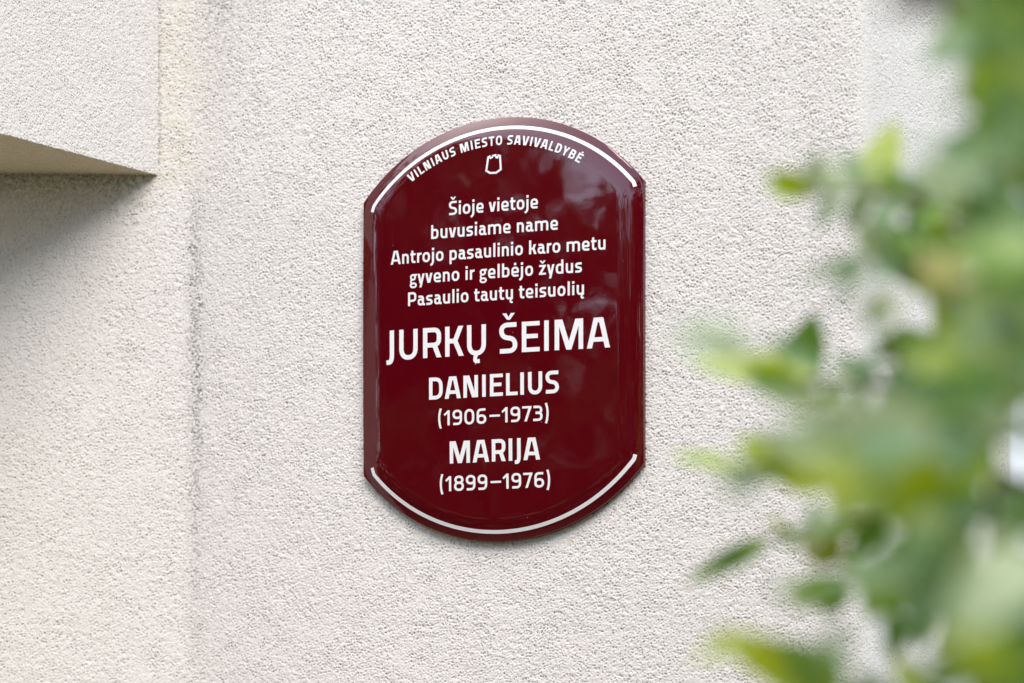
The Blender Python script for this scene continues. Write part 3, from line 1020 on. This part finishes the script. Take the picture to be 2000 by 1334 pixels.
NEAR = [  # base, tip, width, distance, tint
    ((1590, 375), (1488, 338), 46, 1.95, "f"), ((1575, 380), (1500, 372), 40, 2.0, "f"), ((1590, 370), (1600, 290), 44, 1.9, "p"),
    ((1600, 380), (1545, 345), 40, 1.95, "f"),
    ((1695, 395), (1750, 232), 78, 2.0, "f"), ((1690, 400), (1722, 290), 56, 2.02, "b"),
    ((1930, 335), (1775, 345), 80, 1.5, "p"), ((1990, 350), (1860, 368), 60, 1.8, "f"), ((1975, 360), (1800, 372), 46, 1.7, "b"),
    ((1840, 560), (1690, 425), 88, 2.0, "d"), ((1800, 520), (1720, 470), 60, 2.05, "m"), ((1780, 500), (1845, 425), 46, 2.0, "f"),
    ((1690, 505), (1570, 545), 34, 1.85, "b"), ((1700, 515), (1620, 600), 30, 1.8, "b"),
    ((1590, 735), (1350, 712), 74, 1.95, "f"), ((1560, 740), (1592, 608), 78, 2.1, "d"), ((1555, 760), (1455, 700), 60, 1.95, "f"),
    ((1600, 780), (1450, 735), 60, 1.9, "m"), ((1470, 690), (1320, 640), 60, 1.55, "p"), ((1570, 700), (1500, 668), 50, 1.9, "b"),
    ((1800, 650), (1700, 700), 62, 2.0, "m"), ((1790, 655), (1792, 760), 50, 2.0, "f"), ((1720, 690), (1660, 735), 26, 1.95, "b"),
    ((1760, 720), (1840, 640), 60, 1.9, "m"),
    ((1660, 850), (1470, 880), 78, 1.8, "f"), ((1700, 870), (1590, 965), 60, 1.85, "f"), ((1830, 830), (1600, 850), 110, 1.45, "p"),
    ((1800, 860), (1650, 910), 90, 1.4, "b"), ((1620, 890), (1480, 840), 60, 1.6, "p"),
    ((1445, 920), (1305, 885), 36, 1.95, "f"), ((1600, 960), (1480, 870), 56, 1.95, "f"), ((1480, 915), (1405, 955), 60, 1.5, "b"),
    ((1505, 1052), (1335, 1140), 44, 2.05, "m"), ((1470, 1070), (1370, 1120), 34, 2.0, "d"),
    ((1600, 1110), (1640, 1030), 60, 1.95, "r"), ((1600, 1105), (1580, 1025), 54, 1.95, "r"),
    ((1640, 1140), (1530, 1150), 46, 1.9, "m"), ((1640, 1140), (1610, 1205), 56, 2.0, "d"), ((1620, 1130), (1560, 1195), 54, 1.9, "m"),
    ((1625, 1345), (1385, 1230), 90, 1.75, "f"), ((1640, 1360), (1520, 1250), 100, 1.75, "m"), ((1480, 1245), (1350, 1290), 40, 1.7, "f"),
    ((1600, 1380), (1500, 1330), 70, 1.8, "m"),
    # the dense side of the shrub
    ((1900, 60), (1810, 130), 80, 1.7, "b"), ((1880, 40), (1945, 110), 80, 1.8, "d"), ((1900, 20), (1840, 70), 60, 1.7, "m"),
    ((1990, 200), (1870, 160), 90, 1.7, "f"), ((2010, 230), (1890, 240), 80, 1.75, "f"), ((1950, 120), (1880, 210), 70, 1.6, "f"),
    ((2020, 300), (1930, 260), 80, 1.5, "b"), ((1960, 250), (1900, 320), 60, 1.9, "m"), ((1990, 330), (1915, 380), 60, 1.9, "d"),
    ((2000, 470), (1960, 560), 70, 1.9, "d"), ((2010, 520), (1900, 560), 80, 1.7, "m"), ((1990, 600), (1850, 570), 80, 1.6, "m"),
    ((1960, 640), (1850, 670), 80, 1.6, "b"), ((2000, 700), (1880, 720), 80, 1.7, "m"), ((1890, 600), (1800, 560), 70, 1.9, "m"),
    ((1900, 760), (1790, 800), 80, 1.7, "m"), ((1960, 780), (1840, 740), 80, 1.6, "b"), ((2000, 850), (1870, 800), 90, 1.5, "p"),
    ((1880, 860), (1790, 930), 80, 1.6, "b"), ((1850, 960), (1740, 1000), 90, 1.7, "f"), ((1800, 1000), (1700, 990), 60, 1.8, "m"),
    ((1900, 1000), (1810, 1060), 90, 1.7, "m"), ((1860, 1050), (1750, 1100), 100, 1.8, "d"), ((1830, 1100), (1700, 1120), 90, 1.6, "b"),
    ((1860, 1150), (1740, 1180), 100, 1.8, "d"), ((1900, 1120), (1840, 1230), 80, 1.9, "d"), ((1740, 1190), (1745, 1300), 60, 1.9, "d"),
    ((2040, 1080), (1850, 1240), 150, 1.25, "p"), ((2030, 1200), (1880, 1300), 120, 1.4, "p"), ((1990, 1000), (1930, 1080), 70, 1.8, "d"),
    ((2010, 1300), (1900, 1340), 90, 1.7, "m"), ((1900, 1300), (1780, 1330), 80, 1.5, "b"), ((2020, 1350), (1930, 1270), 80, 1.8, "d"),
    ((2000, 950), (1960, 1050), 60, 2.0, "m"),
    ((1700, 870), (1530, 830), 70, 1.4, "p"), ((1720, 560), (1700, 660), 50, 1.55, "p"), ((1700, 640), (1760, 570), 46, 1.6, "f"),
    ((1600, 790), (1500, 770), 44, 1.6, "p"), ((1640, 930), (1545, 925), 50, 1.6, "f"), ((1720, 960), (1640, 1010), 54, 1.7, "m"),
    ((1650, 1010), (1560, 1040), 40, 1.75, "b"), ((1700, 1090), (1640, 1160), 54, 1.6, "b"), ((1690, 790), (1610, 760), 50, 1.5, "p"),
    ((1560, 1180), (1500, 1140), 40, 1.6, "p"), ((1660, 1240), (1590, 1280), 60, 1.5, "b"), ((1480, 900), (1440, 860), 40, 1.7, "f"),
    ((1460, 700), (1310, 645), 70, 1.2, "p"), ((1690, 380), (1600, 330), 60, 1.3, "p"), ((1690, 960), (1560, 900), 80, 1.25, "f"),
    ((1900, -30), (1720, 8), 70, 1.3, "k"), ((1880, -70), (1740, -10), 80, 1.4, "k"), ((1930, -20), (1830, 40), 80, 1.4, "m"),
    ((1920, 900), (1760, 880), 100, 1.5, "b"), ((1860, 930), (1690, 930), 90, 1.45, "f"), ((1850, 1010), (1730, 1060), 80, 1.6, "m"),
    ((1840, 1080), (1700, 1075), 80, 1.5, "b"), ((1880, 1090), (1780, 1150), 90, 1.6, "d"), ((1800, 1060), (1690, 1150), 70, 1.7, "m"),
    ((1760, 1130), (1700, 1210), 60, 1.8, "m"), ((1920, 700), (1780, 720), 80, 1.6, "f"), ((1870, 760), (1740, 770), 70, 1.6, "b"),
    ((1950, 880), (1850, 960), 80, 1.6, "f"), ((1900, 950), (1850, 1050), 80, 1.7, "d"), ((2020, 620), (1930, 700), 80, 1.6, "f"),
    ((1880, 500), (1790, 440), 60, 2.0, "m"), ((2010, 420), (1930, 480), 70, 1.7, "b"), ((1830, 1180), (1780, 1200), 60, 1.9, "d"),
    ((1960, 1180), (1860, 1130), 90, 1.5, "m"), ((1990, 1250), (1820, 1290), 90, 1.5, "b"), ((1700, 840), (1560, 800), 60, 1.5, "p"),
]
for (b, t, wpx, d, tn) in NEAR:
    pleaf(b, t, wpx, d, tn, None, rnd.uniform(-0.03, 0.03))

# stems: upright canes to the right, shoots reaching left to the leaf clusters
ROOT = at_depth(2180, 1580, 1.85); ROOT[2] = 0.0
canes = []
for (tx, ty, d, ox, oy) in ((1990, -700, 1.85, -.02, .0), (2080, -1000, 1.7, .05, -.03), (2160, 200, 1.95, .1, .04), (1900, 700, 1.8, -.08, .02), (2300, 500, 1.7, .16, -.05), (2240, 1000, 2.0, .2, .05)):
    p0 = ROOT + np.array([ox, oy, 0])
    c = curve(p0, at_depth(tx, ty, d), 0, 14)
    c = [q + Vector((0.018 * math.sin(i * .9 + tx), 0.018 * math.cos(i * 1.1 + ty), 0)) for i, q in enumerate(c)]
    canes.append(c)
    tube(c, 0.008, 0.0025)
SHOOTS = [((2040, 470), (1580, 375), 1.95), ((2000, 520), (1695, 400), 2.0), ((2010, 640), (1690, 505), 1.9), ((2040, 850), (1560, 745), 1.95),
          ((2050, 740), (1720, 690), 1.98), ((2020, 960), (1590, 865), 1.85), ((1880, 960), (1440, 918), 1.95), ((1900, 1030), (1500, 1053), 2.0),
          ((1900, 1230), (1620, 1125), 1.95), ((1990, 1480), (1620, 1350), 1.78), ((2060, 260), (1870, 60), 1.75), ((2040, 420), (1930, 340), 1.7)]
for (a, b, d) in SHOOTS:
    tube(curve(at_depth(a[0], a[1], d + 0.02), at_depth(b[0], b[1], d), 0.012), 0.0042, 0.0018, 6)
    sh = curve(at_depth(a[0], a[1], d + 0.02), at_depth(b[0], b[1], d), 0.012, 41)
    gaps_px = np.hypot(a[0] - b[0], a[1] - b[1])
    nl = int(gaps_px / 33)
    for i in range(nl):                            # leaves set alternately along the shoot
        q = sh[int((0.12 + 0.84 * (i + rnd.random() * .6) / nl) * 40)]
        dv = (-RGT * rnd.uniform(.1, .9) + np.array([0, 0, 1]) * rnd.uniform(.35, 1.0) * (1 if i % 2 else -1) + FWD * rnd.uniform(-.8, .8))
        dv = dv / np.linalg.norm(dv)
        ln = rnd.uniform(.022, .044) if i > nl * .5 else rnd.uniform(.034, .056)
        sd = VW(np.cross(dv, FWD + np.array([0, 0, rnd.uniform(-1.1, .6)]) + RGT * rnd.uniform(-.6, .6)))
        leaf(q, VW(q) + VW(dv * ln), ln * rnd.uniform(.42, .58), sd, jit(TINTS[rnd.choice('ffmmmdbbp')], .2), rnd.uniform(-.1, .25), rnd.uniform(.1, .35))

# the body of the shrub, leaf by leaf; openings stay where the wall shows through
GAPS = [(1905, 445, 62), (1890, 615, 40), (1925, 935, 55), (1772, 1245, 62), (1835, 1345, 50), (1700, 1290, 60), (1985, 930, 40), (1760, 620, 60),
        (1980, 1095, 30), (1860, 440, 60), (1800, 150, 90), (1780, 280, 60)]
cnt = 0
while cnt < 880:
    u = rnd.random()
    py = rnd.uniform(-1100, 2600)
    px = 1830 + 600 * u ** 1.1 + rnd.gauss(0, 30)
    d = rnd.uniform(1.3, 2.0)
    lim = 1800 + 60 * math.sin(py / 170.0) + (30 if py < 300 else 0) - (60 if 700 < py < 1200 else 0)
    if px < lim: continue
    if any((px - 40 - gx) ** 2 + (py - gy) ** 2 < (gr + 45) ** 2 for gx, gy, gr in GAPS): continue
    if rnd.random() > (0.42 if px < 2010 else 1.0): continue
    base = at_depth(px, py, d)
    ang = rnd.uniform(0.5, 1.0) * math.pi * rnd.choice((1, 1, 1, -1)) + rnd.uniform(-.4, .4)
    dirv = RGT * math.cos(ang) + np.array([0, 0, 1]) * math.sin(ang) * 0.6 + FWD * rnd.uniform(-0.6, 0.6)
    dirv = dirv / np.linalg.norm(dirv)
    ln = rnd.uniform(0.035, 0.062)
    side = VW(np.cross(dirv, FWD + np.array([0, 0, rnd.uniform(-1.2, 0.6)]) + RGT * rnd.uniform(-.7, .7)))
    tn = rnd.choice("fmmmmddddbb")
    leaf(base, base + dirv * ln, ln * rnd.uniform(.42, .58), side, jit(TINTS[tn], .2), rnd.uniform(-.1, .25), rnd.uniform(.1, .35))
    cnt += 1

# taller side of the shrub, added outside the picture to shade the side wall
for k_ in range(620):
    q = at_depth(rnd.uniform(2650, 3500), 0, rnd.uniform(2.2, 2.85))
    q[2] = rnd.uniform(1.2, 3.5)
    dirv = np.array([rnd.gauss(0, 1), rnd.gauss(0, 1), rnd.gauss(0, .8)]); dirv = dirv / np.linalg.norm(dirv)
    ln = rnd.uniform(0.045, 0.07)
    side = VW(np.cross(dirv, np.array([rnd.gauss(0, 1), rnd.gauss(0, 1), rnd.gauss(0, 1)])))
    leaf(q, q + dirv * ln, ln * rnd.uniform(.45, .6), side, jit(TINTS[rnd.choice("fmmmmddddbb")], .2), rnd.uniform(-.1, .25), rnd.uniform(.1, .35))
for (tx, d, hz) in ((2800, 2.4, 3.2), (3100, 2.6, 3.5), (2950, 2.35, 2.9), (3350, 2.7, 3.3)):
    e_ = at_depth(tx, 0, d); e_[2] = hz
    tube([q + Vector((0.015 * math.sin(i + tx), 0.015 * math.cos(i * 1.2), 0)) for i, q in enumerate(curve(ROOT + np.array([.06, .02, 0]), e_, 0, 14))], 0.010, 0.003)

shrub_root = (float(ROOT[0]), float(ROOT[1]), 0.0)
shrub = empty("shrub", shrub_root)
tag(shrub, "leafy green shrub blurred in the foreground to the right of the plaque", "shrub")
off = Vector(shrub_root)
fo = obj("foliage", [v - off for v in lv], lf, M_LEAF, shrub)
ca = fo.data.color_attributes.new("tint", 'FLOAT_COLOR', 'POINT')
ca.data.foreach_set("color", np.array(lc, np.float32).ravel())
obj("stems", [v - off for v in sv], sf, M_BARK, shrub).name = "stem"

# yellow blossom on the shoot
bl_v, bl_f = [], []
keep = (lv, lf, lc)
lv, lf, lc = [], [], []
bc = VW(at_depth(1842, 532, 1.62))
for i in range(9):
    a = i * 2.4
    dv = (VW(RGT) * math.cos(a) + Vector((0, 0, 1)) * math.sin(a)) * (0.9 if i < 6 else 0.45) - VW(FWD) * (0.35 if i < 6 else 0.9)
    leaf(bc, bc + dv.normalized() * 0.020, 0.017, dv.cross(VW(FWD)), (0.74, 0.72, 0.36), .2, .2)
fl = obj("blossom", [v - off for v in lv], lf, M_LEAF, shrub)
ca = fl.data.color_attributes.new("tint", 'FLOAT_COLOR', 'POINT')
ca.data.foreach_set("color", np.array(lc, np.float32).ravel())
tag(fl, "small pale yellow blossom")


# ------------------------------------------------------------------ trees across the lawn, mirrored in the enamel
def tree(loc, hgt, rad, seed, label):
    global lv, lf, lc, sv, sf
    r_ = random.Random(seed)
    lv, lf, lc, sv, sf = [], [], [], [], []
    root = empty("tree", loc)
    tag(root, label, "tree", "trees across the lawn")
    th = hgt * 0.32
    tube([(0, 0, 0), (0.03, 0.02, th * .5), (0.05, -.02, th), (0, 0, hgt * .62)], 0.16, 0.05, 10)
    hubs = []
    for i in range(24):
        a = r_.uniform(0, 6.283); e = r_.uniform(0.1, 1.0)
        q = Vector((math.cos(a) * rad * r_.uniform(.3, .85), math.sin(a) * rad * r_.uniform(.3, .85), th + (hgt - th) * e * .92))
        hubs.append((q, r_.uniform(.28, .5) * rad))
        tube(curve((0, 0, th * r_.uniform(.7, 1.3)), q, .15, 6), 0.045, 0.012, 6)
    for q, cr in hubs:
        for _ in range(300):
            d_ = Vector((r_.gauss(0, 1), r_.gauss(0, 1), r_.gauss(0, .8))).normalized() * cr * r_.random() ** .4
            ax = Vector((r_.gauss(0, 1), r_.gauss(0, 1), r_.gauss(-.3, .7))).normalized()
            b_ = q + d_
            i0 = len(lv)
            sd_ = ax.cross(Vector((r_.gauss(0, 1), r_.gauss(0, 1), r_.gauss(0, 1)))).normalized()
            s_ = r_.uniform(.12, .26)
            for p in (b_ - sd_ * s_ * .1, b_ + ax * s_ * .5 - sd_ * s_ * .4, b_ + ax * s_ * 1.2, b_ + ax * s_ * .5 + sd_ * s_ * .4):
                lv.append(p)
                g_ = 1 + r_.uniform(-.35, .35)
                lc.append((.040 * g_, .075 * g_, .018 * g_, 1))
            lf.append((i0, i0 + 1, i0 + 2, i0 + 3))
    cr = obj("crown", lv, lf, M_LEAF, root, smooth=False)
    ca_ = cr.data.color_attributes.new("tint", 'FLOAT_COLOR', 'POINT')
    ca_.data.foreach_set("color", np.array(lc, np.float32).ravel())
    obj("trunk", sv, sf, M_BARK, root)


def back(az, dist):                                # azimuth in degrees left of straight out from the wall
    return (-math.sin(R(az)) * dist, -math.cos(R(az)) * dist, 0)


tree(back(7, 11.5), 5.1, 2.7, 21, "low spreading leafy tree opposite the plaque, a dark shape in its gloss")
tree(back(38, 10.0), 8.4, 2.8, 22, "tallest leafy tree opposite, mirrored at the left of the plaque")
tree(back(19, 10.2), 4.9, 2.3, 28, "low bushy tree between the tall ones, mirrored in the middle of the plaque")
tree(back(29, 13.0), 7.6, 2.8, 24, "round leafy tree behind the low one, mirrored under the plaque heading")
tree(back(-13, 12.5), 5.6, 2.9, 23, "smaller leafy tree opposite, mirrored under the upper right arc of the plaque")

tree(back(-28, 11.0), 7.6, 3.0, 25, "tall leafy tree far right on the lawn, mirrored in the right rim of the plaque")
tree(back(-50, 9.0), 7.0, 3.0, 26, "dense leafy tree beside the house, mirrored along the right edge of the plaque")

tree(back(66, 8.0), 6.4, 2.6, 27, "leafy tree far left on the lawn, mirrored in the left rim of the plaque")

# clipped hedge along the far side of the lawn
lv, lf, lc, sv, sf = [], [], [], [], []
hr = random.Random(9)
h0, h1 = np.array(back(-62, 10.0)), np.array(back(62, 9.0))
hx = (h1 - h0) / np.linalg.norm(h1 - h0)
hy = np.array([-hx[1], hx[0], 0])
hlen = float(np.linalg.norm(h1 - h0))
for _ in range(12000):
    q = h0 + hx * hr.uniform(0, hlen) + hy * hr.uniform(-.5, .5) + np.array([0, 0, hr.uniform(0.1, 2.6 + .15 * math.sin(hr.random() * 6))])
    ax = VW((hr.gauss(0, 1), hr.gauss(0, 1), hr.gauss(0, .7))).normalized()
    sd_ = ax.cross(VW((hr.gauss(0, 1), hr.gauss(0, 1), hr.gauss(0, 1)))).normalized()
    b_ = VW(q); s_ = hr.uniform(.10, .22); i0 = len(lv)
    for p in (b_ - sd_ * s_ * .1, b_ + ax * s_ * .5 - sd_ * s_ * .4, b_ + ax * s_ * 1.2, b_ + ax * s_ * .5 + sd_ * s_ * .4):
        g_ = 1 + hr.uniform(-.3, .3)
        lv.append(p); lc.append((.040 * g_, .075 * g_, .018 * g_, 1))
    lf.append((i0, i0 + 1, i0 + 2, i0 + 3))
for i in range(18):
    q = h0 + hx * (hlen * (i + .5) / 18)
    tube([q, q + np.array([.03, .02, 1.0]), q + np.array([0, .03, 2.2])], .03, .01, 6)
hedge = empty("hedge", (0, 0, 0))
tag(hedge, "dark clipped hedge along the far side of the lawn, mirrored low in the plaque", "hedge")
hf = obj("foliage", lv, lf, M_LEAF, hedge, smooth=False)
ca_ = hf.data.color_attributes.new("tint", 'FLOAT_COLOR', 'POINT')
ca_.data.foreach_set("color", np.array(lc, np.float32).ravel())
obj("stem", sv, sf, M_BARK, hedge)
